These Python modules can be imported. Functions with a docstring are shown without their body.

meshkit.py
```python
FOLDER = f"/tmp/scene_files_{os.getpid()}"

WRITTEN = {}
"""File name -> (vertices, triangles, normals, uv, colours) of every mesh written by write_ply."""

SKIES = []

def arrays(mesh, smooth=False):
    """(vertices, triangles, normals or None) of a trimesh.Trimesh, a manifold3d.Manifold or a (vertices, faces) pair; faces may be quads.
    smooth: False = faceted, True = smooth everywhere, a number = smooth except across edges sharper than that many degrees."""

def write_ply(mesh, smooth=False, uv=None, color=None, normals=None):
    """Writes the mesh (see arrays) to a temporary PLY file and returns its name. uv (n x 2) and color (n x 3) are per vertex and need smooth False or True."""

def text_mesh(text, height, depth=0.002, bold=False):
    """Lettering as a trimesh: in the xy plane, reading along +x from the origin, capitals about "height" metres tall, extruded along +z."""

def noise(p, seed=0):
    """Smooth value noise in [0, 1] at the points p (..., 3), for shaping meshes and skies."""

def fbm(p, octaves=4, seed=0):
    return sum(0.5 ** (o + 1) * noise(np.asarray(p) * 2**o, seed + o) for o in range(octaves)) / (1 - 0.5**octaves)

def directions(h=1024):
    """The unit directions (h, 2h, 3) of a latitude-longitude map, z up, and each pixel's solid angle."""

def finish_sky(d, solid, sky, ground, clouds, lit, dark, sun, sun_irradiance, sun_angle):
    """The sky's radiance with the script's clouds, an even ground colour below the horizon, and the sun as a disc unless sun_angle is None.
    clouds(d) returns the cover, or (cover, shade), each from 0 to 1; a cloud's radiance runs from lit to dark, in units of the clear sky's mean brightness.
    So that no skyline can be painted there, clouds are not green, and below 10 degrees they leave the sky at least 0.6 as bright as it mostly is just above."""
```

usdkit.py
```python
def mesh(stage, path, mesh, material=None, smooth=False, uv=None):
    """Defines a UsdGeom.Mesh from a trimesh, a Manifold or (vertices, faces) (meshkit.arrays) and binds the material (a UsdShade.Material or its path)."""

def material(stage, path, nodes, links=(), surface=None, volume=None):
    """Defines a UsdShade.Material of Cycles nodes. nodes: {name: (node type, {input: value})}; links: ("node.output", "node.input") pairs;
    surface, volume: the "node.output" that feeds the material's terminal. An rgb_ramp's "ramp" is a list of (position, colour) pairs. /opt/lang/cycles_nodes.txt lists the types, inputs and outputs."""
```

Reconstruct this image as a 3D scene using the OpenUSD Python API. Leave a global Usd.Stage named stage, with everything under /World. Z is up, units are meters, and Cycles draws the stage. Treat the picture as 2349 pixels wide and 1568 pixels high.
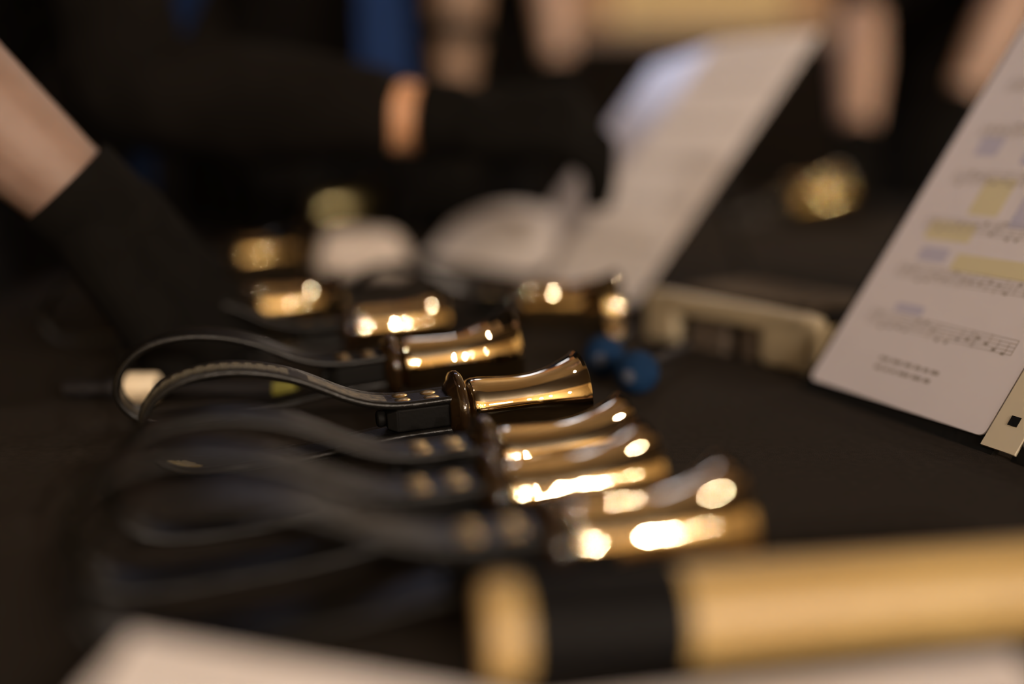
import math, random
import numpy as np, trimesh, usdkit, meshkit
from manifold3d import Manifold, CrossSection
from scipy.interpolate import CubicSpline
from shapely.geometry import Polygon
from pxr import Usd, UsdGeom, UsdLux, UsdShade, Gf, Sdf

random.seed(7); RNG = np.random.default_rng(7)
stage = Usd.Stage.CreateInMemory()
UsdGeom.SetStageUpAxis(stage, 'Z'); UsdGeom.SetStageMetersPerUnit(stage, 1.0)
UsdGeom.Xform.Define(stage, '/World'); UsdGeom.Scope.Define(stage, '/World/Looks')

# ---------------------------------------------------------------- camera, sky, lamps, exposure
TZ = 0.75                      # top of the cloth-covered tables
EYE = 0.149                    # camera above the table
F = 35 / 36 * 2349
PITCH = math.atan(484 / F)
EXPOSURE = -0.50
cam = UsdGeom.Camera.Define(stage, '/World/camera')
cam.AddTranslateOp().Set((0, 0, TZ + EYE)); cam.AddRotateXOp().Set(90 - math.degrees(PITCH))
cam.CreateFocalLengthAttr(35.0); cam.CreateHorizontalApertureAttr(36.0); cam.CreateVerticalApertureAttr(36 * 1568 / 2349)
cam.CreateFStopAttr(1.2); cam.CreateFocusDistanceAttr(0.468); cam.CreateExposureAttr(EXPOSURE)
cam.CreateClippingRangeAttr((0.02, 100.0))
dome = UsdLux.DomeLight.Define(stage, '/World/sky')      # only leaks in were there an opening: an evening sky outside the hall
dome.CreateIntensityAttr(0.01); dome.CreateColorAttr((0.5, 0.6, 1.0))
LAMP_WARM, SCREEN = 1350.0, 9.0
# hanging globe lamps of the hall, some of them added: x, y, z, radius, strength
LAMPS = [(1.75, -4.7, 2.35, .072, 1.7), (2.75, -4.25, 2.60, .080, 2.0), (3.75, -3.7, 2.45, .060, 1.8),
         (1.0, -5.4, 2.9, .042, 1), (-0.8, -5.4, 3.0, .042, 1), (4.7, -2.0, 2.9, .042, 1), (-1.0, 0.1, 3.2, .040, .45),  # last of this row is added to brighten pages facing left
         (3.9, 3.2, 3.3, .062, .6), (0.9, 4.6, 3.4, .062, .6)]  # both added to light the far wall and ceiling

# ---------------------------------------------------------------- helpers
FWD = np.array([0, math.cos(PITCH), -math.sin(PITCH)]); UP = np.array([0, math.sin(PITCH), math.cos(PITCH)])
EYEP = np.array([0, 0, TZ + EYE])

def P(px, py, d):
    """the point of the place that lies d metres deep along the line of sight of a photo position"""
    return EYEP + d * (FWD + np.array([(px - 1174.5) / F, 0, 0]) - (py - 784) / F * UP)

def T(px, py, z=0.0):
    """the point of the table top (or z above it) at a photo position"""
    r = FWD + np.array([(px - 1174.5) / F, 0, 0]) - (py - 784) / F * UP
    return EYEP + (TZ + z - EYEP[2]) / r[2] * r

used = {}
def path_for(name, parent='/World'):
    k = (parent, name); n = used.get(k, 0); used[k] = n + 1
    return f"{parent}/{name}" + (f"_{n:03d}" if n else '')

def tag(prim, label=None, cat=None, group=None, kind=None):
    for k, v in (('label', label), ('category', cat), ('group', group), ('kind', kind)):
        if v: prim.SetCustomDataByKey(k, v)
    return prim

def thing(name, label, cat, group=None, loc=(0, 0, 0), rot=None):
    x = UsdGeom.Xform.Define(stage, path_for(name))
    M = np.eye(4)
    if rot is not None: M[:3, :3] = rot
    M[:3, 3] = loc
    x.AddTransformOp().Set(Gf.Matrix4d(*M.T.ravel().tolist()))
    tag(x.GetPrim(), label, cat, group)
    return str(x.GetPath())

def obj(name, mesh, m, parent='/World', smooth=30, label=None, **kw):
    p = path_for(name, parent)
    prim = usdkit.mesh(stage, p, mesh, MAT[m], smooth).GetPrim()
    if label or kw: tag(prim, label, **kw)
    return p

def cat(*ms): return trimesh.util.concatenate(list(ms))
def tm(m):
    if isinstance(m, trimesh.Trimesh): return m
    a = m.to_mesh(); return trimesh.Trimesh(a.vert_properties[:, :3], a.tri_verts, process=True)
def box(x0, x1, y0, y1, z0, z1):
    b = trimesh.creation.box([x1 - x0, y1 - y0, z1 - z0]); b.apply_translation([(x0 + x1) / 2, (y0 + y1) / 2, (z0 + z1) / 2]); return b
def rbox(x0, x1, y0, y1, z0, z1, r=.002, n=12):
    return tm(Manifold.batch_hull([Manifold.sphere(r, n).translate((x, y, z)) for x in (x0 + r, x1 - r) for y in (y0 + r, y1 - r) for z in (z0 + r, z1 - r)]))
def frame(x, z=(0, 0, 1)):
    """columns x, y, z of a turned body: x along, z as near to the given as it can be"""
    x = np.asarray(x, float); x = x / np.linalg.norm(x); z = np.asarray(z, float); z = z - x * (x @ z); z /= np.linalg.norm(z)
    return np.column_stack([x, np.cross(z, x), z])
def placed(m, loc, R=np.eye(3)):
    m = m.copy(); M = np.eye(4); M[:3, :3] = R; M[:3, 3] = loc; m.apply_transform(M); return m
def lathe(profile, n=64):
    """turned about the x axis; profile of (x, radius)"""
    pr = np.array(profile, float); a = np.linspace(0, 2 * np.pi, n, endpoint=False)
    v = np.stack([np.repeat(pr[:, 0], n), np.outer(pr[:, 1], np.cos(a)).ravel(), np.outer(pr[:, 1], np.sin(a)).ravel()], 1)
    f = []
    for i in range(len(pr) - 1):
        for j in range(n):
            k = (j + 1) % n; f.append((i * n + j, (i + 1) * n + j, (i + 1) * n + k, i * n + k))
    f = np.array(f); f = np.vstack([f[:, [0, 2, 1]], f[:, [0, 3, 2]]])
    m = trimesh.Trimesh(v, f, process=False); m.merge_vertices(); m.update_faces(m.nondegenerate_faces()); m.remove_unreferenced_vertices()
    trimesh.repair.fix_normals(m); return m
def spline(pts, n):
    p = np.array(pts, float); s = np.r_[0, np.cumsum(np.linalg.norm(np.diff(p, axis=0), axis=1))]
    return CubicSpline(s, p)(np.linspace(0, s[-1], n))
def bones(chain, refine=.012, rounds=6, seg=20):
    """one continuous body: hulls of the balls at each bone's two ends ((a, ra), (b, rb))"""
    b = Manifold.batch_boolean([Manifold.batch_hull([Manifold.sphere(ra, seg).translate(tuple(a)), Manifold.sphere(rb, seg).translate(tuple(c))]) for (a, ra), (c, rb) in chain], OpT.Add)
    if refine: b = b.refine_to_length(refine)
    m = tm(b)
    if rounds: trimesh.smoothing.filter_taubin(m, lamb=.5, nu=.53, iterations=rounds)
    return m
from manifold3d import OpType as OpT
def rod(a, b, r, r2=None, n=24):
    a = np.asarray(a, float); b = np.asarray(b, float); L = np.linalg.norm(b - a); r2 = r if r2 is None else r2
    m = lathe([(0, 0), (0, r * .9), (r * .1, r), (L - r2 * .1, r2), (L, r2 * .9), (L, 0)], n)
    return placed(m, a, frame(b - a, (0.01, .02, 1) if abs((b - a)[2]) < .9 * L else (1, 0, 0)))

# ---------------------------------------------------------------- materials
MAT = {}
def mat(name, color, rough=.5, noise=None, bump=None, obj_space=True, **kw):
    """noise: (scale, second colour); bump: (scale, strength)"""
    nodes = {'p': ('principled_bsdf', {'base_color': color, 'roughness': rough, **kw})}; links = []
    if noise or bump: nodes['t'] = ('geometry', {}) if not obj_space else ('texture_coordinate', {})
    src = 't.position' if not obj_space else 't.object'
    if noise:
        nodes['n'] = ('noise_texture', {'scale': noise[0], 'detail': 4.0}); nodes['m'] = ('mix_color', {'a': color, 'b': noise[1]})
        nodes['r'] = ('map_range', {'from_min': .35, 'from_max': .65, 'clamp': True})
        links += [(src, 'n.vector'), ('n.fac', 'r.value'), ('r.result', 'm.fac'), ('m.result', 'p.base_color')]
    if bump:
        nodes['bn'] = ('noise_texture', {'scale': bump[0], 'detail': 3.0}); nodes['b'] = ('bump', {'strength': bump[1], 'distance': .001})
        links += [(src, 'bn.vector'), ('bn.fac', 'b.height'), ('b.normal', 'p.normal')]
    MAT[name] = usdkit.material(stage, f'/World/Looks/{name}', nodes, links, surface='p.BSDF')
mat('black_cloth', (.0275, .0222, .0178), .95, noise=(260, (.0215, .0174, .014)), bump=(1500, .5), specular_ior_level=.05)
mat('bell_bronze', (.91, .76, .51), .012, metallic=1.0, noise=(9, (.89, .73, .48)))
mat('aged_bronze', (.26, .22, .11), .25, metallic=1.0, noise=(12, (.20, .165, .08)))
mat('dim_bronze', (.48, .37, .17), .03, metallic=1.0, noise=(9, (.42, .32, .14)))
mat('clapper_plastic', (.05, .045, .04), .4)
mat('amber_plastic', (.030, .0155, .0055), .10, noise=(60, (.012, .006, .003)), transmission_weight=.2, coat_weight=.4)
mat('strap_leather', (.0050, .0044, .0037), .32, bump=(900, .2), specular_ior_level=.24)
mat('strap_relief', (.11, .095, .06), .5)
mat('handle_block', (.0042, .0038, .0034), .6, bump=(600, .15), specular_ior_level=.07)
mat('rivet_brass', (.50, .36, .15), .3, metallic=1.0, noise=(300, (.42, .29, .11)))
mat('gilt_print', (.17, .14, .085), .5, noise=(420, (.02, .018, .015)))
mat('gold_foil', (.52, .38, .09), .38, metallic=.6, noise=(600, (.75, .66, .45)))
mat('glove_knit', (.0052, .0045, .0038), .95, noise=(40, (.0036, .0031, .0027)), bump=(1800, .6), specular_ior_level=.08)
mat('black_shirt', (.0045, .0036, .0030), .95, noise=(14, (.0075, .006, .005)), bump=(700, .4), specular_ior_level=.08)
mat('trousers', (.005, .0045, .0045), .95, noise=(20, (.006, .0055, .0055)), specular_ior_level=.1)
mat('blue_tie', (.006, .022, .085), .75, noise=(60, (.005, .018, .07)), bump=(900, .3), specular_ior_level=.1)
mat('skin_pale', (.44, .30, .235), .5, noise=(35, (.39, .26, .20)), bump=(400, .15), subsurface_weight=.15, subsurface_radius=(1, .3, .15), subsurface_scale=.004)
mat('skin_tan', (.52, .27, .15), .5, noise=(30, (.46, .24, .13)), subsurface_weight=.1, subsurface_radius=(1, .3, .15), subsurface_scale=.004)
mat('skin_shaded', (.225, .148, .118), .55, noise=(35, (.195, .126, .099)), bump=(400, .15), subsurface_weight=.15, subsurface_radius=(1, .3, .15), subsurface_scale=.004)  # darker copy of the pale skin, shade on the near arm painted in
mat('skin_brown', (.20, .125, .085), .5, noise=(30, (.17, .11, .075)))
mat('hair_brown', (.05, .028, .014), .6, noise=(60, (.03, .017, .01)), bump=(300, 1.0))
mat('shoe_black', (.012, .012, .012), .35)
mat('eye_white', (.75, .72, .7), .2); mat('iris_dark', (.03, .02, .015), .15); mat('lip_red', (.4, .16, .13), .5)
mat('paper', (.84, .79, .775), .55, noise=(6, (.81, .76, .745)))
mat('sleeve_paper', (.78, .755, .84), .5, noise=(5, (.75, .725, .80)), coat_weight=.55, coat_roughness=.22, bump=(14, .6))  # lilac cast in the colour stands in for missing cool light
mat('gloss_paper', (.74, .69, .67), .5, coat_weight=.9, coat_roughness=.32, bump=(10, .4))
mat('print_ink', (.33, .30, .295), .6); mat('print_blue', (.52, .52, .70), .6); mat('print_yellow', (.70, .65, .44), .6)  # ink and marks lightened to stand in for haze on the glossy sleeve
mat('binder_black', (.008, .008, .008), .7, bump=(500, .3), specular_ior_level=.1)
mat('inner_cover', (.66, .60, .47), .5)
mat('cream_plastic', (.40, .34, .235), .42, noise=(10, (.37, .31, .21)))
mat('dark_ribs', (.065, .050, .036), .8, noise=(40, (.05, .038, .027)), specular_ior_level=.1)
mat('dark_plate', (.010, .008, .007), .9, specular_ior_level=.05)
mat('grey_brown', (.14, .11, .085), .6, noise=(50, (.08, .062, .05)))
mat('mallet_blue', (.0065, .026, .072), .85, noise=(200, (.005, .02, .056)), specular_ior_level=.1, bump=(700, .8))
mat('mallet_core', (.06, .07, .10), .85, specular_ior_level=.1)
mat('rod_black', (.010, .009, .010), .55, specular_ior_level=.2)
mat('pale_wood', (.43, .30, .118), .45, noise=(18, (.385, .26, .10)), bump=(220, .1))
mat('end_grain', (.66, .46, .24), .6, noise=(240, (.6, .4, .2)))
mat('grip_tape', (.0040, .0037, .0040), .6, specular_ior_level=.08, bump=(400, .2))
mat('cream_tag', (.74, .62, .44), .6); mat('olive_band', (.16, .15, .02), .5)
mat('white_linen', (.52, .45, .40), .85, bump=(300, .6))
mat('wall_tan', (.58, .45, .23), .75, noise=(1.2, (.51, .385, .19)), obj_space=False)
mat('wainscot_dark', (.008, .0055, .004), .9, noise=(2.0, (.006, .0042, .003)), specular_ior_level=.1, obj_space=False)
mat('wall_panel', (.36, .19, .08), .5, noise=(3.0, (.28, .14, .055)), obj_space=False)
mat('ceiling_dark', (.62, .46, .26), .6, noise=(2.0, (.55, .40, .21)), obj_space=False)
mat('slab_dark', (.040, .025, .015), .6, noise=(2.0, (.03, .019, .011)), obj_space=False)
mat('floor_wood', (.030, .018, .011), .8, noise=(5.0, (.022, .013, .008)), specular_ior_level=.1, obj_space=False)
mat('curtain_black', (.006, .005, .0045), .95, bump=(200, .3), specular_ior_level=.1)
mat('trim_wood', (.12, .06, .028), .4)
mat('table_metal', (.25, .25, .26), .35, metallic=1.0); mat('table_board', (.30, .22, .14), .6)
mat('lamp_metal', (.10, .08, .05), .4, metallic=.8)
def glow(name, color, strength):
    MAT[name] = usdkit.material(stage, f'/World/Looks/{name}', {'e': ('emission', {'color': color, 'strength': strength})}, [], surface='e.emission')
glow('globe_warm', (1.0, .84, .70), LAMP_WARM); glow('globe_bright', (1.0, .85, .71), LAMP_WARM * 2.1); glow('globe_far_fill', (1.0, .84, .70), LAMP_WARM * .55); glow('globe_fill', (1.0, .86, .76), LAMP_WARM * .45); glow('added_screen_glow', (.62, .70, 1.0), SCREEN); 

# ---------------------------------------------------------------- the hall
X0, X1, Y0, Y1, ZC = -5.5, 6.0, -7.0, 6.5, 4.8
def struct(name, mesh, m): return obj(name, mesh, m, kind='structure', smooth=False)
struct('floor', box(X0, X1, Y0, Y1, -.1, 0), 'floor_wood')
struct('ceiling', box(X0, X1, Y0, Y1, ZC, ZC + .1), 'ceiling_dark')
struct('ceiling_added_slab', box(X0, X1, -3.6, -.2, 3.5, 3.75), 'slab_dark')  # invented unseen slab, added so the bells mirror a dark band
struct('wall_back', box(X0, X1, Y1, Y1 + .15, 0, ZC), 'wall_tan')
struct('wall_front', box(X0, X1, Y0 - .15, Y0, 0, ZC), 'wall_tan')
struct('wall_left', box(X0 - .15, X0, Y0 - .15, Y1 + .15, 0, ZC), 'wall_tan')
struct('wall_right', box(X1, X1 + .15, Y0 - .15, Y1 + .15, 0, ZC), 'wall_tan')
for nm, b in (('baseboard_back', (X0, X1, Y1 - .03, Y1, 0, .18)), ('baseboard_front', (X0, X1, Y0, Y0 + .03, 0, .18)),
              ('baseboard_left', (X0, X0 + .03, Y0, Y1, 0, .18)), ('baseboard_right', (X1 - .03, X1, Y0, Y1, 0, .18))):
    struct(nm, box(*b), 'trim_wood')
# dark wood wainscot rails and posts on the back wall
for i, (a, b) in enumerate(((.9, 1.0),)):
    struct('trim_1', box(X0, X1, Y1 - .07, Y1, 1.46, 1.54), 'trim_wood')
for i in range(12):
    struct(f'trim_{i + 20}', box(X0 + .96 * i, min(X0 + .96 * i + .956, X1), Y1 - .04, Y1, .18, 1.46), 'wainscot_dark')
for i, x in enumerate((-3.2, -1.4, .4, 1.75, 3.1, 4.6)):
    struct(f'trim_{i + 2}', box(x, x + .22, Y1 - .06, Y1, 1.54, ZC), 'wall_panel')

def curtain(x0, x1, y, z0, z1):
    n = 420; x = np.linspace(x0, x1, n); d = .07 * np.sin(x * 17 + .8 * np.sin(x * 2.3)) + .02 * np.sin(x * 41)
    v = []
    for th in (0, .012):
        for z in np.linspace(z0, z1, 6): v += [(a, y + th + b * (1 - .25 * (z - z0) / (z1 - z0)), z) for a, b in zip(x, d)]
    f = []
    for o in (0, 6 * n):
        for r_ in range(5):
            for i in range(n - 1): a = o + r_ * n + i; f += [(a, a + 1, a + n + 1), (a, a + n + 1, a + n)] if o == 0 else [(a, a + n + 1, a + 1), (a, a + n, a + n + 1)]
    t = thing('stage_curtain', 'tall black pleated curtain closing off the far left behind the players', 'curtain')
    obj('drape', trimesh.Trimesh(v, f, process=False), 'curtain_black', t, 60)
    obj('curtain_rail', rod((x0, y + .06, z1 + .01), (x1, y + .06, z1 + .01), .02), 'lamp_metal', t)
    for a in (x0 + .05, (x0 + x1) / 2, x1 - .05): obj('post', rod((a, y + .13, 0), (a, y + .13, z1 + .06), .018), 'lamp_metal', t)
curtain(-5.3, .15, 5.6, .02, 2.05)

def globe_lamp(x, y, z, r, m, label):
    t = thing('globe_lamp', label, 'lamp', 'globe lamps hanging in the hall', (x, y, z))
    obj('globe', trimesh.creation.icosphere(3, r), m, t, True)
    obj('cap', placed(lathe([(0, 0), (0, r * .45), (.05, r * .4), (.06, .012), (.06, 0)], 24), (0, 0, r * .86), frame((0, 0, 1), (1, 0, 0))), 'lamp_metal', t)
    obj('rod', rod((0, 0, r), (0, 0, ZC - z), .008), 'lamp_metal', t)
WHERE = ['behind the camera, left one of the close trio', 'behind the camera, middle one of the close trio', 'behind the camera, right one of the close trio',
         'behind the camera to the right of the middle aisle', 'behind the camera near the middle aisle', 'by the right wall', 'added over the left side of the long table',
         
         'added over the far right corner', 'added before the far wall']
for (x, y, z, r, s), w in zip(LAMPS, WHERE):
    globe_lamp(x, y, z, r, 'globe_bright' if s > 1 else 'globe_warm' if s == 1 else 'globe_far_fill' if s > .5 else 'globe_fill', f'warm round hanging globe lamp {w}')
t = thing('added_glow_screen', 'added bluish glowing screen hanging high before the black curtain', 'screen', None, (-.9, 5.1, 3.5), frame((1, 0, 0), (0, -.38, .92)))  # invented glowing surface, added as a source for the bluish light
obj('backing_board', box(-.95, .95, 0, .03, -.58, .58), 'lamp_metal', t, False)
obj('lit_surface', box(-.90, .90, -.004, -.001, -.53, .53), 'added_screen_glow', t, False)
for a in (-.8, .8): obj('hanger', rod((a, .02, .55), (a, .345, 1.337), .008), 'lamp_metal', t)

# ---------------------------------------------------------------- tables under black cloths
def table(x0, x1, y0, y1, label, clabel):
    t = thing('folding_table', label, 'table', None, ((x0 + x1) / 2, (y0 + y1) / 2, 0))
    hx, hy = (x1 - x0) / 2, (y1 - y0) / 2
    obj('table_top', rbox(-hx, hx, -hy, hy, TZ - .034, TZ - .004, .004), 'table_board', t)
    for sx in (-1, 1):
        for sy in (-1, 1):
            obj('leg', rod((sx * (hx - .08), sy * (hy - .08), TZ - .034), (sx * (hx - .08), sy * (hy - .08), 0), .014), 'table_metal', t)
    # cloth: a draped sheet with soft folds down the sides
    n, lip, drop, th = 220, .004, .62, .003
    per = []
    L = 2 * (2 * hx + 2 * hy)
    for s in np.linspace(0, L, 4 * n, endpoint=False):
        if s < 2 * hx: q, nn = (-hx + s, -hy), (0, -1)
        elif s < 2 * hx + 2 * hy: q, nn = (hx, -hy + s - 2 * hx), (1, 0)
        elif s < 4 * hx + 2 * hy: q, nn = (hx - (s - 2 * hx - 2 * hy), hy), (0, 1)
        else: q, nn = (-hx, hy - (s - 4 * hx - 2 * hy)), (-1, 0)
        per.append((*q, *nn, s))
    per = np.array(per)
    rings = [(0.0, 0, 0), (lip, -.003, 0), (lip + .002, -.02, .0), (lip + .002, -.15, .5), (lip + .003, -.4, .9), (lip + .003, -drop, 1.0)]
    v = [(0, 0, TZ)]
    for out, dz, w in rings:
        fold = w * .035 * (np.sin(per[:, 4] * 21) * .5 + .5 + .35 * np.sin(per[:, 4] * 47 + 1))
        v += [(x + nx * (out + f), y + ny * (out + f), TZ + dz) for (x, y, nx, ny, s), f in zip(per, fold)]
    m = len(per); f = [(0, 1 + i, 1 + (i + 1) % m) for i in range(m)]
    for r in range(len(rings) - 1):
        for i in range(m):
            a, b = 1 + r * m + i, 1 + r * m + (i + 1) % m; f += [(a, a + m, b + m), (a, b + m, b)]
    sheet = placed(trimesh.Trimesh(v, f, process=False), ((x0 + x1) / 2, (y0 + y1) / 2, 0))
    obj('tablecloth', sheet, 'black_cloth', smooth=50, label=clabel, cat='tablecloth')
table(-.47, .66, -.35, 1.42, 'long folding table that carries the row of handbells', 'black cloth spread under the row of handbells and the music')
table(.22, 1.7, 1.60, 2.05, 'folding table across the far end that carries the distant handbell', 'black cloth on the far cross table under the distant bell')

# ---------------------------------------------------------------- handbells
STRAP = [(.002, .0213), (-.016, .0213), (-.030, .0217), (-.048, .0260), (-.070, .0372), (-.092, .0445), (-.112, .0458), (-.128, .0415), (-.1385, .0315), (-.1415, .0215),
         (-.1385, .0125), (-.130, .0055), (-.116, .0024), (-.098, .0021), (-.078, .0024), (-.056, .0037), (-.036, .0060), (-.018, .0067), (.002, .0067)]
def sweep_strap(path, w=.0205, th=.0038, n=130):
    c = spline(path, n); t = np.gradient(c, axis=0); t /= np.linalg.norm(t, axis=1)[:, None]; nrm = np.stack([-t[:, 1], t[:, 0]], 1)
    h, e = w / 2, th / 2                       # a flat strap with rounded, slightly raised edges
    prof = [(h - .0022, e * .62), (h - .0030, e * .62)]
    half = [(y, e * .66) for y in np.linspace(-h + .004, h - .004, 6)] + [(h - .0033, e * .66), (h - .0026, e * .98)]
    half += [(h - e + e * math.sin(a), e * math.cos(a)) for a in np.linspace(.15, math.pi - .15, 9)]
    lower = [(h - .0026, -e * .98), (h - .0033, -e * .66)] + [(y, -e * .66) for y in np.linspace(h - .004, -h + .004, 6)] + [(-h + .0033, -e * .66), (-h + .0026, -e * .98)]
    left = [(-h + e - e * math.sin(a), -e * math.cos(a)) for a in np.linspace(.15, math.pi - .15, 9)] + [(-h + .0026, e * .98), (-h + .0033, e * .66)]
    prof = np.array(half + lower + left); k = len(prof)
    v = []
    for (x, z), (nx, nz) in zip(c, nrm):
        v += [(x - nx * d, y, z - nz * d) for y, d in prof]
    f = []
    for i in range(n - 1):
        for j in range(k):
            a, b = i * k + j, i * k + (j + 1) % k; f += [(a, a + k, b + k), (a, b + k, b)]
    m = trimesh.Trimesh(v, f, process=False); m.merge_vertices(); trimesh.repair.fix_normals(m); return m, c, nrm

def on_strap(c, nrm, s0, s1, y0, y1, off, th, n=8):
    """a thin raised pad on the strap's outer (off > 0) or inner face between two arc lengths"""
    s = np.r_[0, np.cumsum(np.linalg.norm(np.diff(c, axis=0), axis=1))]
    ss = np.linspace(s0, s1, n); p = np.stack([np.interp(ss, s, c[:, k]) for k in (0, 1)], 1); q = np.stack([np.interp(ss, s, nrm[:, k]) for k in (0, 1)], 1)
    sg = 1 if off > 0 else -1
    lo, hi = p - q * off, p - q * (off + sg * th)
    v = [];
    for a, b in zip(lo, hi): v += [(a[0], y0, a[1]), (a[0], y1, a[1]), (b[0], y1, b[1]), (b[0], y0, b[1])]
    f = []
    for i in range(n - 1):
        for j in range(4):
            a, b = 4 * i + j, 4 * i + (j + 1) % 4; f += [(a, a + 4, b + 4), (a, b + 4, b)]
    e = 4 * (n - 1); f += [(0, 1, 2), (0, 2, 3), (e, e + 2, e + 1), (e, e + 3, e + 2)]
    m = trimesh.Trimesh(v, f, process=False); trimesh.repair.fix_normals(m); return m

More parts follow.
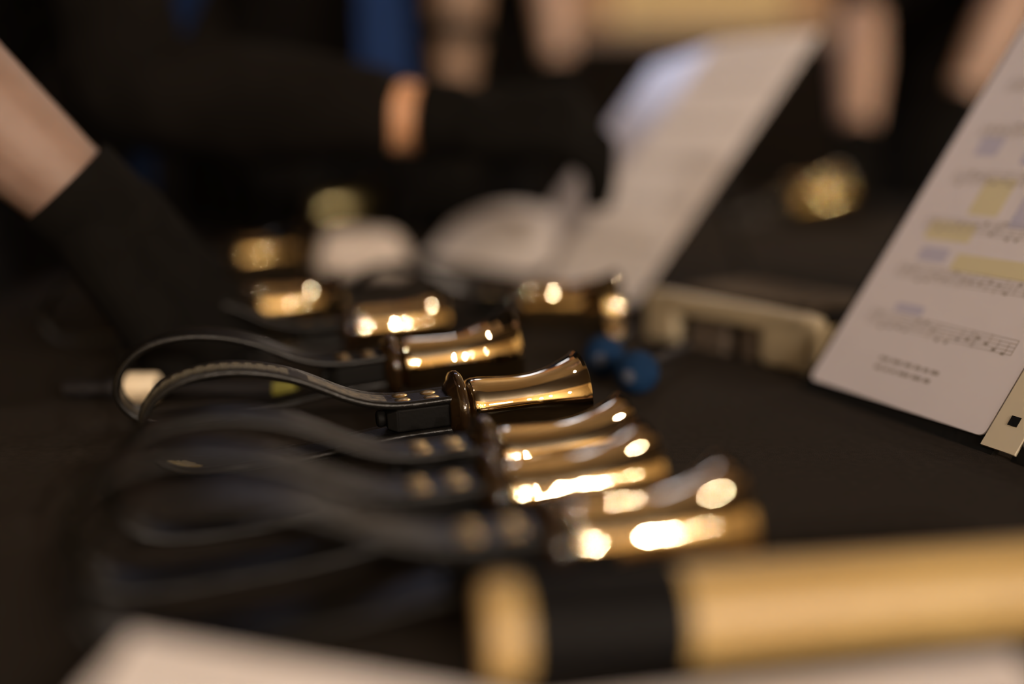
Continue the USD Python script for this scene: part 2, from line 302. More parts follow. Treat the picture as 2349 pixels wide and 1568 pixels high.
AX = .0140                                       # height of a small bell's axis over the table
def handbell(guard, yaw, L, R, W, label, group='handbells lying in a row on the black cloth', bronze='bell_bronze', detail=False, scale=1.0, z=TZ, raise_=0.0):
    """guard: x, y of the guard disc's centre; L, R length and mouth radius of the casting; W waist radius"""
    a = math.radians(yaw); tilt = math.atan2(R - AX, .105 + L)
    Rz = np.array([[math.cos(a), -math.sin(a), 0], [math.sin(a), math.cos(a), 0], [0, 0, 1]])
    Ry = np.array([[math.cos(tilt), 0, -math.sin(tilt)], [0, 1, 0], [math.sin(tilt), 0, math.cos(tilt)]])
    A = Rz @ Ry * scale
    # the strap's lowest point stays on the table while the mouth's rim comes down on it
    low = np.array([-.105, 0, 0]); loc = np.array([guard[0], guard[1], z + raise_]) - A @ low + Rz @ (low * scale)
    t = thing('handbell', label, 'handbell', group, loc, A)
    k, wt = R / .0205, .0016
    prof = [(.0035, .004), (.0050, W * .86), (.0062, W * 1.02), (.0080, W * 1.075)]
    fl = np.array([(.10, 1.085), (.20, 1.05), (.32, 1.015), (.44, 1.0), (.56, 1.032), (.68, 1.12), (.78, 1.235), (.87, 1.375), (.94, 1.51), (1.0, 1.67)])
    prof += [(.0085 + u * (L - .0085), W * (1 + (g - 1) * ((R / W - 1) / .67 if g > 1.03 and u > .5 else 1))) for u, g in fl]
    pr = spline(prof[2:], 60); outer = [tuple(p) for p in prof[:2]] + [tuple(p) for p in pr]
    outer[-1] = (L, R)
    inner = [(L + .0003, R - .0004), (L - .0006, R - wt)] + [(x, max(r - wt, .002)) for x, r in outer[::-1][3:-2]] + [(.0068, .003), (.0068, 0)]
    obj('bell_casting', placed(lathe([(.0035, 0)] + outer + inner, 96), (0, 0, AX)), bronze, t, 40)
    g = .0185
    obj('guard_disc', placed(lathe([(-.0052, 0), (-.0052, g * .55), (-.0048, g * .66), (-.0030, g * .78), (-.0022, g * .90), (-.0012, g * .975), (.0002, g), (.0016, g * .985), (.0027, g * .93), (.0031, g * .84), (.0035, g * .6), (.0038, 0)], 64), (0, 0, AX)), 'amber_plastic', t, 40)
    blk = rbox(-.0305, -.0040, -.0085, .0085, AX - .0056, AX + .0056, .0012)
    blk2 = tm(Manifold.batch_hull([Manifold.sphere(.001, 10).translate((x, y, zz)) for x, h in ((-.0335, .0040), (-.030, .0052)) for y in (-h * 1.5, h * 1.5) for zz in (AX - h + .001, AX + h - .001)]))
    obj('handle_block', cat(blk, blk2), 'handle_block', t)
    obj('end_boss', placed(lathe([(-.0385, 0), (-.0385, .0030), (-.0379, .0038), (-.0368, .0041), (-.0352, .0038), (-.0340, .0036), (-.0325, .0036), (-.0325, 0)], 28), (0, 0, AX)), 'handle_block', t)
    strap, c, nrm = sweep_strap(STRAP)
    st = obj('strap_handle', strap, 'strap_leather', t, 45)
    for rx in (-.0262, -.0125):
        for ry in (-.0042, .0042):
            obj('rivet', placed(lathe([(0, 0), (0, .0037), (.0004, .0037), (.0008, .0029), (.00105, .0014), (.0011, 0)], 28), (rx, ry, .0213 + (.0003 if rx < -.02 else 0) + .00105), frame((0, 0, 1), (1, 0, 0))), 'rivet_brass', t, 50)
    # the clapper inside the casting
    obj('clapper', cat(rod((.007, 0, AX - .001), (L * .72, 0, AX - .0035), .0013, n=12), placed(trimesh.creation.icosphere(2, W * .34), (L * .74, 0, AX - .0035))), 'clapper_plastic', t)
    if detail:
        pads = []; s = .083; pitch = .0052
        for i in range(14):                    # a chain pattern: short ladders joined by bars
            for y in (-.0052, -.0026, 0, .0026, .0052):
                pads.append(on_strap(c, nrm, s, s + (.0034 if abs(y) > .005 else pitch + .0003), y - .00032, y + .00032, .00122, .00022, 3))
            for e in (0, .0030): pads.append(on_strap(c, nrm, s + e, s + e + .0005, -.0055, .0055, .00122, .00022, 2))
            s += pitch
        obj('embossed_chain', cat(*pads), 'strap_relief', st, False, label='olive chain pattern embossed on the strap', kind='stuff')
        obj('gilt_lettering_band', on_strap(c, nrm, .036, .074, -.0052, .0052, .0013, .00008, 24), 'gilt_print', st, False, label='worn dull gilt band stamped along the strap')
        # torn scrap of gold foil inside the lower bend
        s = np.r_[0, np.cumsum(np.linalg.norm(np.diff(c, axis=0), axis=1))]; ss = np.linspace(.178, .1935, 16)
        p = np.stack([np.interp(ss, s, c[:, k]) for k in (0, 1)], 1); q = np.stack([np.interp(ss, s, nrm[:, k]) for k in (0, 1)], 1)
        w = .0066 * np.sin(np.linspace(.05, 2.6, 16)) * (1 + .25 * RNG.uniform(-1, 1, 16)); w[-3:] *= .55
        v = []
        for a, b, ww in zip(p, q, w):
            for off in (-.0019, -.0022): v += [(a[0] - b[0] * off, -.0076, a[1] - b[1] * off), (a[0] - b[0] * off, -.0076 + max(ww, .0008), a[1] - b[1] * off)]
        f = []
        for i in range(15):
            for j, kx in ((0, 1), (1, 3), (3, 2), (2, 0)):
                A_, B_ = 4 * i + j, 4 * i + kx; f += [(A_, A_ + 4, B_ + 4), (A_, B_ + 4, B_)]
        obj('gold_foil_scrap', trimesh.Trimesh(v, f, process=False), 'gold_foil', st, False, label='torn scrap of gold foil inside the lower bend')
    return t

def guard_at(px, d):
    """ground point under a guard seen at photo column px, d metres deep"""
    y = (d - (EYE - AX) * math.sin(PITCH)) / math.cos(PITCH)
    return ((px - 1174.5) / F * d, y)
handbell(guard_at(1050, .478), 17, .0620, .0216, .0128, 'polished gold handbell in sharp focus, fourth from the front of the row, chain-embossed strap', detail=True)
handbell(guard_at(1112, .406), 17, .0610, .0206, .0114, 'polished gold handbell just in front of the sharp one, third from the front')
handbell(guard_at(1126, .363), 17, .0610, .0214, .0116, 'polished gold handbell second from the front, between two blurred bells')
handbell(guard_at(1268, .318), 12, .0600, .0226, .0128, 'large blurred gold handbell nearest the camera, just behind the wooden dowel')
handbell(guard_at(903, .553), 17, .0690, .0262, .0136, 'gold handbell just behind the sharp one, with a long white lamp glint')
handbell(guard_at(800, .665), 17, .0650, .0225, .0140, 'blurred gold handbell two behind the sharp one, beside the far gloved hand')
handbell(guard_at(578, .735), 10, .0680, .0250, .0165, 'blurred gold handbell with a bright glint strip, right beside the near gloved fingers')
handbell(guard_at(545, 1.02), 10, .0720, .0280, .0180, 'very blurred gold handbell farthest back in the row, under three round light spots')
handbell(guard_at(1195, .755), -20, .0740, .0250, .0165, 'gold handbell lying by itself below the lower edge of the open music booklet')
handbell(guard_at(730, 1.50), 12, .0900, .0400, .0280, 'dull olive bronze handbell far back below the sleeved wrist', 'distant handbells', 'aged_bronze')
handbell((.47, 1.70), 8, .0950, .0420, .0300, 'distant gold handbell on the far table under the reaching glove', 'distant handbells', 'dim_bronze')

# ---------------------------------------------------------------- music binder at the right, booklet in the middle, folded sheet in front
def panel(O, e1, e2, n, u0, u1, v0, v1, t0, t1, corner=0.0):
    """a slab in the plane O + u e1 + v e2, from t0 to t1 along n"""
    if corner:
        pg = Polygon([(u0, v0), (u1, v0), (u1, v1), (u0, v1)]).buffer(-corner).buffer(corner, quad_segs=5)
        m = trimesh.creation.extrude_polygon(pg, t1 - t0, engine='earcut'); m.apply_translation((0, 0, t0))
    else: m = box(u0, u1, v0, v1, t0, t1)
    return placed(m, O, np.column_stack([e1, e2, n]))
def lean_frame(A, B, beta, side):
    e1 = (np.asarray(B) - np.asarray(A)) * [1, 1, 0]; e1 /= np.linalg.norm(e1)
    h = np.array([-e1[1], e1[0], 0]) * side                 # leans this way as it rises
    e2 = math.cos(beta) * np.array([0, 0, 1]) + math.sin(beta) * h
    return e1, e2, np.cross(e1, e2)

def staff_print(O, e1, e2, n, rows, u0, u1, t, gap, seed):
    """flat printed music: five-line staves, note heads and stems, bar lines"""
    r = np.random.default_rng(seed); ms = []
    q = lambda a, b, c, d: panel(O, e1, e2, n, a, b, c, d, t, t + .00005)
    for v in rows:
        for k in range(5): ms.append(q(u0, u1, v + k * gap, v + k * gap + .00028))
        for b in np.linspace(u0, u1, 5): ms.append(q(b - .00015, b + .00015, v, v + 4 * gap))
        for u in np.arange(u0 + .006, u1 - .003, .0058):
            w = v + r.integers(-1, 9) * gap / 2
            ms.append(q(u - .0011, u + .0011, w - .0008, w + .0008)); s = 1 if w < v + 2 * gap else -1
            ms.append(q(u + s * .0009, u + s * .0012, min(w, w + s * .006), max(w, w + s * .006)))
    return cat(*ms)

A, B = T(1846, 893), T(2300, 1052)
e1, e2, nn = lean_frame(A, B, math.radians(35.5), 1)
if nn @ np.array([-1, 0, 0]) < 0: raise SystemExit('binder faces away')
t = thing('music_binder', 'black binder at the right edge, open and propped up with printed music in sleeves', 'binder')
PW = .124
obj('cover', panel(A, e1, e2, nn, -.004, PW + .008, 0, .296, -.0035, 0), 'binder_black', t, False)
pg = obj('page', panel(A, e1, e2, nn, 0, PW, .007, .290, .0003, .0013, .004), 'sleeve_paper', t, False, label='left sleeve page with printed staves and blue and yellow marks')
obj('printed_staves', staff_print(A, e1, e2, nn, [.050, .082, .114, .146, .178, .210, .242], .016, PW - .010, .00135, .0021, 3), 'print_ink', pg, False, kind='stuff')
def marks(name, m, spec):
    for a, b, c, d in spec: obj(name, panel(A, e1, e2, nn, a, b, c, d, .00132, .00136, .0015), m, pg, False)
marks('blue_mark', 'print_blue', [(.020, .036, .165, .178), (.048, .064, .196, .212), (.054, .110, .160, .172), (.024, .044, .094, .103), (.070, .084, .120, .140), (.030, .050, .060, .066), (.066, .078, .235, .252)])
marks('yellow_mark', 'print_yellow', [(.020, .052, .108, .120), (.040, .060, .126, .150), (.050, .100, .090, .101), (.046, .062, .180, .190), (.066, .112, .200, .206)])
r = np.random.default_rng(5); words = []
for v in (.030, .0245):
    u = .040
    while u < .078: w = r.uniform(.003, .008); words.append(panel(A, e1, e2, nn, u, u + w, v, v + .0022, .00135, .0014)); u += w + .0018
obj('footer_print', cat(*words), 'print_ink', pg, False, kind='stuff')
obj('gutter_strip', panel(A, e1, e2, nn, PW + .001, PW + .020, .003, .292, .0002, .0016), 'inner_cover', t, False, label='cream gutter strip with dark square holes')
for v in (.016, .040, .064, .088): obj('square_hole', panel(A, e1, e2, nn, PW + .0085, PW + .0135, v, v + .005, .0014, .0019), 'binder_black', t, False)
A2 = A + e1 * (PW + .021); ca, sa = math.cos(.10), math.sin(.10)
f1 = ca * e1 + sa * nn; n2 = ca * nn - sa * e1
obj('cover', panel(A2, f1, e2, n2, -.003, .142, 0, .296, -.0035, 0), 'binder_black', t, False)
pg = obj('page', panel(A2, f1, e2, n2, 0, .135, .007, .290, .0003, .0013, .004), 'sleeve_paper', t, False, label='right sleeve page')
obj('printed_staves', staff_print(A2, f1, e2, n2, [.06, .10, .14, .18, .22], .014, .122, .00135, .0016, 4), 'print_ink', pg, False, kind='stuff')
mid = A + e1 * .09 + e2 * .2 - nn * .0035; foot = mid * [1, 1, 0] + [0, 0, TZ + .003] - np.array([*(nn[:2] * .10), 0])
obj('support_strut', rod(mid, foot, .003), 'binder_black', t)

N, Fd = T(1450, 708), T(1240, 662)
e1, e2, nn = lean_frame(Fd, N, math.radians(43), 1)
t = thing('music_booklet', 'open white music booklet propped upright behind the bells, a black glove on its page', 'booklet')
W2 = float(np.linalg.norm((N - Fd)[:2])); H2 = .33
obj('backing_board', panel(Fd, e1, e2, nn, 0, W2, 0, H2, -.0035, -.0003), 'binder_black', t, False)
pg = obj('page', panel(Fd, e1, e2, nn, .0005, W2 - .001, .004, H2 - .003, 0, .0011, .003), 'paper', t, False, label='right page facing the camera')
obj('printed_staves', staff_print(Fd, e1, e2, nn, [.06, .11, .16, .21, .26, .295], .012, W2 - .012, .00115, .0018, 8), 'print_ink', pg, False, kind='stuff')
ca, sa = math.cos(.20), math.sin(.20)
f1 = -(ca * e1) - sa * nn; f1 /= np.linalg.norm(f1); n2 = np.cross(e2, f1); n2 /= np.linalg.norm(n2)
if n2 @ nn < 0: n2 = -n2
pgl = obj('page', placed(box(.0005, .118, .030, H2 - .006, 0, .0011), Fd, np.column_stack([f1, e2, np.cross(f1, e2)])), 'gloss_paper', t, False, label='left page turned towards the players, lit cooler')
obj('backing_board', placed(box(0, .121, .027, H2 - .003, .0014, .0046), Fd, np.column_stack([f1, e2, np.cross(f1, e2)])), 'binder_black', t, False)
# a loose leaf curling off the left page under the glove
g0, g1 = T(1215, 640, .004), T(975, 600, .004)
leaf = []
na, nb = 24, 10
for i in range(na):
    u = i / (na - 1)
    for j in range(nb):
        w = j / (nb - 1)
        base = g0 * (1 - u) + g1 * u
        up = .062 * math.sin(math.pi * min(1, .18 + .62 * (1 - u))) * w
        leaf.append(base + np.array([.035 * w * (1 - u) + .03 * w, .05 * w - .03 * math.sin(w * 2.6) * (1 - u), up + .004]))
lv = np.array(leaf); fs = []
for i in range(na - 1):
    for j in range(nb - 1): a = i * nb + j; fs += [(a, a + nb, a + nb + 1), (a, a + nb + 1, a + 1)]
lm = trimesh.Trimesh(lv, fs, process=False); th = lm.vertex_normals * .0004
full = trimesh.Trimesh(np.vstack([lv + th, lv - th]), np.vstack([np.array(fs), np.array(fs)[:, ::-1] + len(lv)]), process=False)
obj('curled_leaf', full, 'paper', t, 60, label='curled leaf being turned')
b0 = Fd + e1 * W2 * .5 + e2 * .2 - nn * .0035; obj('support_strut', rod(b0, b0 * [1, 1, 0] + [0, 0, TZ + .003] - np.array([*(nn[:2] * .10), 0]), .003), 'binder_black', t)

t = thing('folded_sheet', 'blurred folded white sheet lying open in the very front below the dowel', 'sheet music')
fold, L0, R0 = P(1235, 1640, .262), P(305, 1452, .262), P(2325, 1497, .262)
fold[2] = TZ + .0015
def leaf_mesh(fold, end, depth=.20):
    n, k = 14, 10; v = []
    ex = (end - fold) * [1, 1, 0]; w = np.linalg.norm(ex); ex /= w; back = np.array([0, -1.0, 0]); rise = end[2] - fold[2]
    for i in range(n):
        s = i / (n - 1)
        for j in range(k): v.append(fold + ex * w * s + back * depth * j / (k - 1) + np.array([0, 0, rise * (s ** .95)]))
    f = []
    for i in range(n - 1):
        for j in range(k - 1): a = i * k + j; f += [(a, a + k, a + k + 1), (a, a + k + 1, a + 1)]
    f = np.array(f); v = np.array(v); dn = np.array([0, 0, -.0006])
    edge = [i * k for i in range(n)]; e = []
    for a, b in zip(edge, edge[1:]): e += [(a, b, b + len(v)), (a, b + len(v), a + len(v))]
    m = trimesh.Trimesh(np.vstack([v, v + dn]), np.vstack([f, f[:, ::-1] + len(v), e]), process=False); return m
obj('leaf', leaf_mesh(fold, L0), 'paper', t, 40, label='left leaf'); obj('leaf', leaf_mesh(fold, R0), 'paper', t, 40, label='right leaf')

# ---------------------------------------------------------------- dowel, mallets, rod, case, linen
d0 = P(1112, 1450, .273); d0[2] = TZ + .0147; d1 = P(2349, 1347, .300); d1[2] = TZ + .0147
ax = (d1 - d0) / np.linalg.norm(d1 - d0); R = frame(ax)
t = thing('wooden_dowel', 'thick pale wooden dowel with black grip tape near its end, right at the front', 'dowel', None, d0, R)
rr = .0143
obj('shaft', lathe([(0, rr * .93), (.0006, rr * .98), (.0016, rr), (.21, rr), (.2115, rr * .97), (.212, rr * .9), (.212, 0)], 64), 'pale_wood', t, 40)
obj('end_face', lathe([(-.0004, 0), (-.0003, rr * .9), (0, rr * .94), (.0008, rr * .9), (.0008, 0)], 48), 'end_grain', t, 60, label='pale round end grain')
obj('grip_tape', lathe([(.0102, rr), (.0102, rr + .0005), (.0108, rr + .0008), (.0540, rr + .0008), (.0547, rr + .0005), (.0547, rr)], 64), 'grip_tape', t, 40, label='black tape band')

def mallet(px, py, r, lab, dirv, face):
    c = T(px, py, r); t = thing('yarn_mallet', lab, 'mallet', 'blue mallets lying side by side', c, frame(dirv))
    prof = [(-r, 0)] + [(-r * math.cos(a), r * (math.sin(a) ** .9)) for a in np.linspace(.25, math.pi - .25, 16)] + [(r, 0)]
    obj('head', lathe(prof, 40), 'mallet_blue', t, 50)
    obj('core_end', lathe([(-r * 1.03, 0), (-r * 1.02, r * .26), (-r * .96, r * .32), (-r * .9, r * .3), (-r * .9, 0)], 24), 'mallet_core', t, 50, label='pale grey core at the tip')
    obj('stick', rod((r * .8, 0, 0), (.082, 0, 0), .003), 'rod_black', t)
mallet(1386, 815, .0128, 'round blue mallet head, the farther left of the pair', (.30, .95, 0), 0)
mallet(1461, 853, .0128, 'round blue mallet head, the nearer right of the pair', (.50, .86, 0), 0)

# dark slim rod with a cream collar, behind the straps at the left
q0 = T(148, 892, .006); q1 = T(668, 892, .006)
R = frame(q1 - q0); t = thing('percussion_stick', 'slim dark stick with a cream collar lying behind the straps at the left', 'stick', None, q0, R); Lq = float(np.linalg.norm(q1 - q0))
obj('shaft', lathe([(0, 0), (0, .0036), (.001, .0046), (.012, .0052), (.013, .0042), (.0235, .0042), (.0245, .0054), (.036, .0054), (.037, .0046), (Lq, .0046), (Lq, 0)], 28), 'rod_black', t, 35)
obj('collar', placed(lathe([(.036, .0046), (.036, .0082), (.0372, .0092), (.0518, .0092), (.053, .0082), (.053, .0046)], 36), (0, 0, .0004)), 'cream_tag', t, 40, label='cream white collar')
obj('band', lathe([(.119, .0046), (.119, .0052), (.131, .0052), (.131, .0046)], 28), 'olive_band', t, 40, label='dull olive band')

# low cream case with a dark ribbed top
c0, c1 = T(1478, 775), T(1800, 850)
ex = (c1 - c0) * [1, 1, 0]; ex /= np.linalg.norm(ex); ey = np.array([-ex[1], ex[0], 0])
if ey[0] < 0: ey = -ey
R = np.column_stack([ex, ey, np.cross(ex, ey)]); t = thing('cream_case', 'low cream white case with dark ribbed top and dark openings, right of the middle', 'case', None, c0, R)
s = np.sign(R[2, 2]); H = .037
def cb(x0, x1, y0, y1, z0, z1, r=.0025):
    z0, z1 = sorted((s * z0, s * z1)); return rbox(x0, x1, y0, y1, z0, z1, r)
shell = [cb(0, .030, 0, .012, 0, H, .005), cb(.104, .150, 0, .012, 0, H, .005), cb(.012, .14, 0, .012, H * .62, H), cb(0, .012, 0, .15, 0, H - .006), cb(.138, .150, 0, .15, 0, H - .006), cb(0, .150, .138, .15, 0, H - .006)]
obj('shell', cat(*shell), 'cream_plastic', t, 30)
obj('top_plate', cb(-.001, .151, .0125, .152, H - .0065, H - .0005, .001), 'dark_plate', t, 30)
for i in range(7): obj('rib', cb(.022 + i * .0165, .0345 + i * .0165, .016, .085, H - .002, H + .0035, .0016), 'dark_ribs', t, 30)
obj('divider', cb(.0385, .074, .004, .03, 0, H * .60, .002), 'grey_brown', t, 30); obj('divider', cb(.087, .1015, .004, .03, 0, H * .60, .002), 'grey_brown', t, 30)
obj('opening_back', cb(.028, .106, .030, .034, 0, H * .9, .001), 'dark_plate', t, 30)

# folded white linen far back
c = T(835, 628); v = rbox(-.047, .047, -.03, .03, 0, .048, .016, 20); lin = cat(v)
lin = tm(Manifold.batch_hull([Manifold.sphere(.012, 16).translate(p_) for p_ in ((-.035, -.015, .012), (.035, -.015, .012), (-.03, -.01, .034), (.026, -.01, .036), (-.033, .02, .012), (.036, .02, .012), (-.024, .015, .037), (.03, .012, .030))]).refine_to_length(.004))
lin.vertices += lin.vertex_normals * ((meshkit.fbm(lin.vertices * 60) - .5) * .006)[:, None]; lin.vertices[:, 2] = np.maximum(lin.vertices[:, 2], 0)
obj('folded_napkin', placed(lin, c), 'white_linen', smooth=60, label='folded white cloth lying behind the far handbells', cat='cloth')

# ---------------------------------------------------------------- the players
def V(*a): return np.array(a, float)
def unit(a): return a / np.linalg.norm(a)
def hand_chain(w, f, u, curl, spread, thumb_side, size=1.0, grow=0.0):
    """a hand from the wrist w along f, back of the hand towards u: palm and five curling fingers, as bones"""
    f = unit(f); u = unit(u - f * (u @ f)); r = np.cross(f, u) * thumb_side; S = size; ch = []
    k = [w + S * (f * d + r * o) for d, o in ((.088, .030), (.092, .010), (.088, -.011), (.080, -.030))]
    for a in k: ch += [((w + r * .012 * S, .021 * S + grow), (a, .0125 * S + grow)), ((w - r * .012 * S, .021 * S + grow), (a, .0125 * S + grow))]
    for a, b in zip(k, k[1:]): ch.append(((a, .0125 * S + grow), (b, .0125 * S + grow)))
    for i, (a, o) in enumerate(zip(k, (.030, .010, -.011, -.030))):
        ln = np.array([(.041, .025, .020), (.046, .029, .022), (.042, .027, .021), (.033, .020, .018)][i]) * S
        ang = 0; p = a; rad = .0095 * S + grow
        side = r * o * spread
        for j, L in enumerate(ln):
            ang += curl[i][j] if np.ndim(curl[0]) else curl[j]
            q = p + L * unit(f * math.cos(ang) - u * math.sin(ang) + side * (1 - j * .3))
            ch.append(((p, rad), (q, rad * .93))); p = q; rad *= .93
    b = w + S * (f * .022 + r * .024 - u * .006); q = b + S * .046 * unit(f * .75 + r * .7 - u * .45); q2 = q + S * .032 * unit(f * .85 + r * .15 - u * .65); q3 = q2 + S * .024 * unit(f * .8 - r * .1 - u * .7)
    ch += [((w, .02 * S + grow), (b, .014 * S + grow)), ((b, .014 * S + grow), (q, .0115 * S + grow)), ((q, .0115 * S + grow), (q2, .0105 * S + grow)), ((q2, .0105 * S + grow), (q3, .009 * S + grow))]
    return ch

def person(label, at, face, lean, arms, skin, sleeve=1.0, tie=None, band=None, extra=None):
    """arms: {'right'|'left': dict(e=elbow, w=wrist, f=hand direction, u=back of hand, curl, spread)}; face: direction the chest faces"""
    t = thing('person', label, 'person', 'handbell players in black')
    f = unit(V(*face, 0)); s = np.cross(f, V(0, 0, 1)); tt = math.cos(lean) * V(0, 0, 1) + math.sin(lean) * f; ff = np.cross(s, tt) * -1
    if ff @ f < 0: ff = -ff
    hip = V(at[0], at[1], .95); waist = hip + tt * .16; chest = hip + tt * .34; neck = hip + tt * .50
    look = unit(f * .8 - V(0, 0, .45)); head = neck + tt * .145 + f * .035; hr = .5 * (tt + V(0, 0, 1)); hr = unit(hr - look * (hr @ look))
    sh = {'right': neck - tt * .035 + s * .175, 'left': neck - tt * .035 - s * .175}
    def torso(g):
        c = [((hip + s * .075, .11 + g), (hip - s * .075, .11 + g)), ((waist + s * .06, .10 + g), (waist - s * .06, .10 + g)), ((chest + s * .085, .105 + g), (chest - s * .085, .105 + g)), ((neck - tt * .05 + s * .12, .065 + g), (neck - tt * .05 - s * .12, .065 + g))]
        ends = [(hip, .11), (waist, .10), (chest, .105)]
        for (a, ra), (b, rb), o, o2 in (((hip, .11), (waist, .10), .075, .06), ((waist, .10), (chest, .105), .06, .085), ((chest, .105), (neck - tt * .05, .065), .085, .12)):
            for q in (-1, 1): c.append(((a + s * o * q, ra + g), (b + s * o2 * q, rb + g)))
            c.append(((a, ra + g), (b, rb + g)))
        for k in sh.values(): c.append(((neck - tt * .07, .07 + g), (k, .055 + g)))
        return c
    legs = []
    for q in (-1, 1):
        h = hip + s * .09 * q - V(0, 0, .04); k = V(*(h + s * .01 * q + f * .02)[:2], .50); an = V(*(h + s * .015 * q)[:2], .09)
        legs += [((h, .088), (k, .058)), ((k, .058), (an, .040))]
    skin_ch = torso(-.012) + [((a, ra * .92), (b, rb * .92)) for (a, ra), (b, rb) in legs]
    skin_ch += [((neck - tt * .03, .058), (neck + tt * .06 + f * .015, .052)), ((neck + tt * .06 + f * .015, .052), (head - hr * .02, .06))]
    skin_ch += [((head + hr * .03 - look * .02, .088), (head + hr * .02 + look * .015, .084)), ((head + look * .02, .072), (head - hr * .075 + look * .045, .038)), ((head + look * .095, .012), (head - hr * .028 + look * .108, .014))]
    for q in (-1, 1): skin_ch.append(((head + s * .083 * q - look * .005 + hr * .012, .016), (head + s * .083 * q - look * .005 - hr * .022, .012)))
    for n_, a in arms.items():
        skin_ch += [((sh[n_], .048), (a['e'], .038)), ((a['e'], .041), (a['e'] * .65 + a['w'] * .35, .043)), ((a['e'] * .65 + a['w'] * .35, .043), (a['w'] - .03 * unit(a['w'] - a['e']), .0285)), ((a['w'] - .03 * unit(a['w'] - a['e']), .0285), (a['w'], .026)), ((a['w'], .026), (a['w'] + unit(a['f']) * .012, .018))]
    obj('body', bones(skin_ch, .014, 8), skin, t, True)
    cl = torso(.006)
    for n_, a in arms.items():
        k = a.get('sleeve', sleeve)
        cl.append(((sh[n_], .060), (sh[n_] + (a['e'] - sh[n_]) * min(1, k * 2), .049 if k >= .5 else .056)))
        if k > .5:
            e_ = a['e'] + (a['w'] - a['e']) * (k - .5) * 2; m_ = a['e'] * .65 + a['w'] * .35
            cl += [((a['e'], .051), (m_, .053)), ((m_, .053), (e_, .040))]
    sm = bones(cl, .014, 6); sm.vertices += sm.vertex_normals * ((meshkit.fbm(sm.vertices * 14) - .5) * .012)[:, None]
    shirt = obj('shirt', sm, 'black_shirt', t, True)
    obj('trousers', bones([((a, ra + .012), (b, rb + .016)) for (a, ra), (b, rb) in legs] + [((hip + s * .08 - V(0, 0, .03), .118), (hip - s * .08 - V(0, 0, .03), .118))], .02, 4), 'trousers', t, True)
    for q in (-1, 1):
        an = V(*(hip + s * .105 * q)[:2], .045); obj('shoe', bones([((an - f * .05, .045), (an + f * .06, .042)), ((an + f * .06, .042), (an + f * .15 - V(0, 0, .008), .036))], .02, 3), 'shoe_black', t, True)
    hm = Manifold.batch_hull([Manifold.sphere(.098, 28).translate(tuple(head + hr * .032 - look * .022)), Manifold.sphere(.086, 28).translate(tuple(head - look * .045 - hr * .03))]) - Manifold.batch_hull([Manifold.sphere(.07, 20).translate(tuple(head + look * .10 - hr * .01 + s * .02)), Manifold.sphere(.07, 20).translate(tuple(head + look * .10 - hr * .01 - s * .02)), Manifold.sphere(.07, 20).translate(tuple(head + look * .08 - hr * .12))])
    obj('hair', tm(hm.refine_to_length(.02)), 'hair_brown', t, True)
    for q in (-1, 1):
        e_ = head + s * .032 * q + look * .080 + hr * .004
        ey_ = obj('eye', placed(trimesh.creation.icosphere(2, .0125), e_), 'eye_white', t, True); obj('iris', placed(trimesh.creation.icosphere(2, .006), e_ + look * .008), 'iris_dark', ey_, True)
    obj('mouth', placed(trimesh.creation.icosphere(2, 1.0).apply_scale([.007, .024, .007]), head - hr * .068 + look * .083, np.column_stack([look, np.cross(hr, look), hr])), 'lip_red', t, True)
    for n_, a in arms.items():
        g = .0022; ts = (-1 if n_ == 'right' else 1) * a.get('flip', 1); ax_ = unit(a['f']); w = a['w']; d = unit(a['w'] - a['e'])
        ch = hand_chain(w + d * .012, a['f'], a['u'], a.get('curl', (.35, .6, .45)), a.get('spread', 4), ts, a.get('size', 1.0), g)
        ch.append(((w - d * .012, .0305), (w + d * .012, .0285)))
        gm = bones(ch, .004 if a.get('fine') else .008, 5 if a.get('fine') else 4, 16)
        gl = obj('glove', gm, 'glove_knit', t, True)
        obj('cuff', placed(lathe([(-.004, .0295), (-.004, .0325), (0, .0335), (.012, .0325), (.026, .0320), (.028, .0310), (.028, .028)], 40), w - d * .020, frame(d, (0.1, .2, 1))), 'glove_knit', gl, 40)
    if tie is not None:
        pts = spline(tie, 24); tg = np.gradient(pts, axis=0); v = []
        for i, (p_, g_) in enumerate(zip(pts, tg)):
            side = unit(np.cross(g_, f)); n_ = unit(np.cross(side, g_)); w_ = (.012 + .022 * min(1, i / 18)) if i < 22 else .034 * (24 - i) / 3 + .002
            v += [p_ + side * w_ + n_ * .001, p_ - side * w_ + n_ * .001, p_ - side * w_ - n_ * .002, p_ + side * w_ - n_ * .002]
        fc = []
        for i in range(23):
            for j in range(4): a_, b_ = 4 * i + j, 4 * i + (j + 1) % 4; fc += [(a_, a_ + 4, b_ + 4), (a_, b_ + 4, b_)]
        fc += [(0, 1, 2), (0, 2, 3), (92, 94, 93), (92, 95, 94)]
        m = trimesh.Trimesh(np.array(v), fc, process=False); trimesh.repair.fix_normals(m); obj('tie', m, 'blue_tie', t, 60, label='plain blue tie')
    if band is not None:
        p_, d_, r_ = band; obj('watch', placed(lathe([(-.011, r_), (-.011, r_ + .003), (.011, r_ + .003), (.011, r_)], 32), p_, frame(d_, (.1, .2, 1))), 'binder_black', t, 40, label='dark wristwatch')
    return t

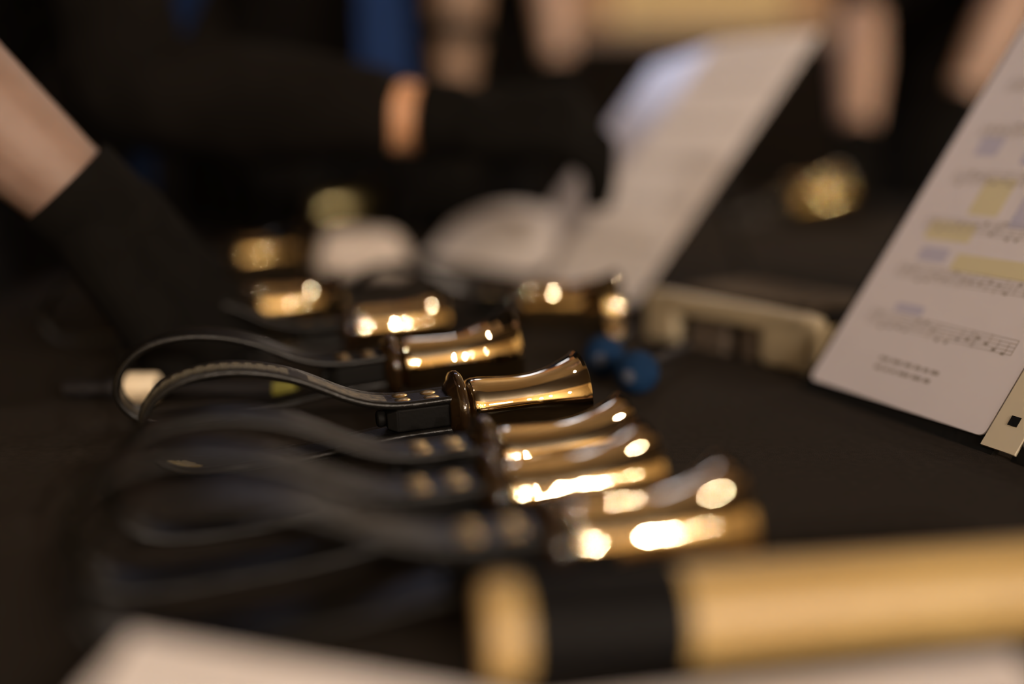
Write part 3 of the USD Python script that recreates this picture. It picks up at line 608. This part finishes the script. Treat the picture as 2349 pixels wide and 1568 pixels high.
w1 = P(222, 488, .585)
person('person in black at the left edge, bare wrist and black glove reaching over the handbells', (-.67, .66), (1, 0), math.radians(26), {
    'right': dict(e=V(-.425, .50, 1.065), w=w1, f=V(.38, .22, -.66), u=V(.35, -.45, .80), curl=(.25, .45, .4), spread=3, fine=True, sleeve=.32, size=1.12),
    'left': dict(e=V(-.66, .98, 1.12), w=V(-.60, .78, .95), f=V(.35, -.2, -.4), u=V(.5, .3, .8), sleeve=.32)}, 'skin_shaded')
w2 = P(1040, 278, .83)
person('person in long black sleeves bending over the table, black glove pressing the booklet page', (-.69, 1.06), (1, 0), math.radians(44), {
    'right': dict(e=P(300, 215, .87), w=w2, f=V(1, .05, .0), u=V(.1, -.6, .8), curl=((.85, .6, .2), (.8, .65, .2), (.75, .65, .2), (.7, .6, .3)), spread=2, fine=True, sleeve=.875, size=.97),
    'left': dict(e=V(-.50, 1.42, 1.10), w=V(-.36, 1.30, .93), f=V(.7, -.3, -.5), u=V(.3, .2, .9), sleeve=.93)}, 'skin_tan',
    tie=[V(-.215, 1.06, 1.255), V(-.27, 1.05, 1.12), V(-.345, 1.035, .98), V(-.375, 1.03, .80)])
w3 = P(1040, 240, 1.36)
person('person behind in black with a blue tie hanging in front and a dark wristwatch', (-.30, 1.68), (.35, -.94), math.radians(25), {
    'left': dict(e=V(-.070, 1.40, 1.15), w=w3, f=V(.1, -.1, -1), u=V(.6, -.8, 0), sleeve=.5),
    'right': dict(e=V(-.43, 1.30, 1.12), w=V(-.37, 1.20, .95), f=V(.3, -.4, -.6), u=V(.3, -.5, .8), sleeve=.95)}, 'skin_brown',
    tie=[V(-.195, 1.385, 1.40), V(-.18, 1.36, 1.25), V(-.168, 1.35, 1.10), V(-.163, 1.345, .92)], band=(V(-.070, 1.40, 1.15) * .44 + w3 * .56, w3 - V(-.070, 1.40, 1.15), .0385))
person('person in black at the far right, bare arms reaching down to the distant bell', (1.0, 2.25), (-.55, -.83), math.radians(32), {
    'right': dict(e=V(.655, 1.95, 1.09), w=P(1965, 325, 1.76), f=V(-.10, -.15, -1), u=V(.3, -1, .2), sleeve=.40),
    'left': dict(e=V(.88, 1.82, 1.14), w=P(2200, 245, 1.74), f=V(-.2, -.3, -1), u=V(.3, -1, .2), sleeve=.40)}, 'skin_pale')
person('person in black far back in the middle, one bare forearm hanging down', (-.08, 2.45), (.5, -.86), math.radians(20), {
    'left': dict(e=V(.075, 2.10, 1.26), w=P(1282, 165, 2.0), f=V(.1, -.2, -1), u=V(.3, -1, .2), sleeve=.42),
    'right': dict(e=V(-.36, 2.18, 1.13), w=V(-.28, 2.02, .98), f=V(.3, -.6, -.6), u=V(.1, -.5, .8), sleeve=.42)}, 'skin_pale')
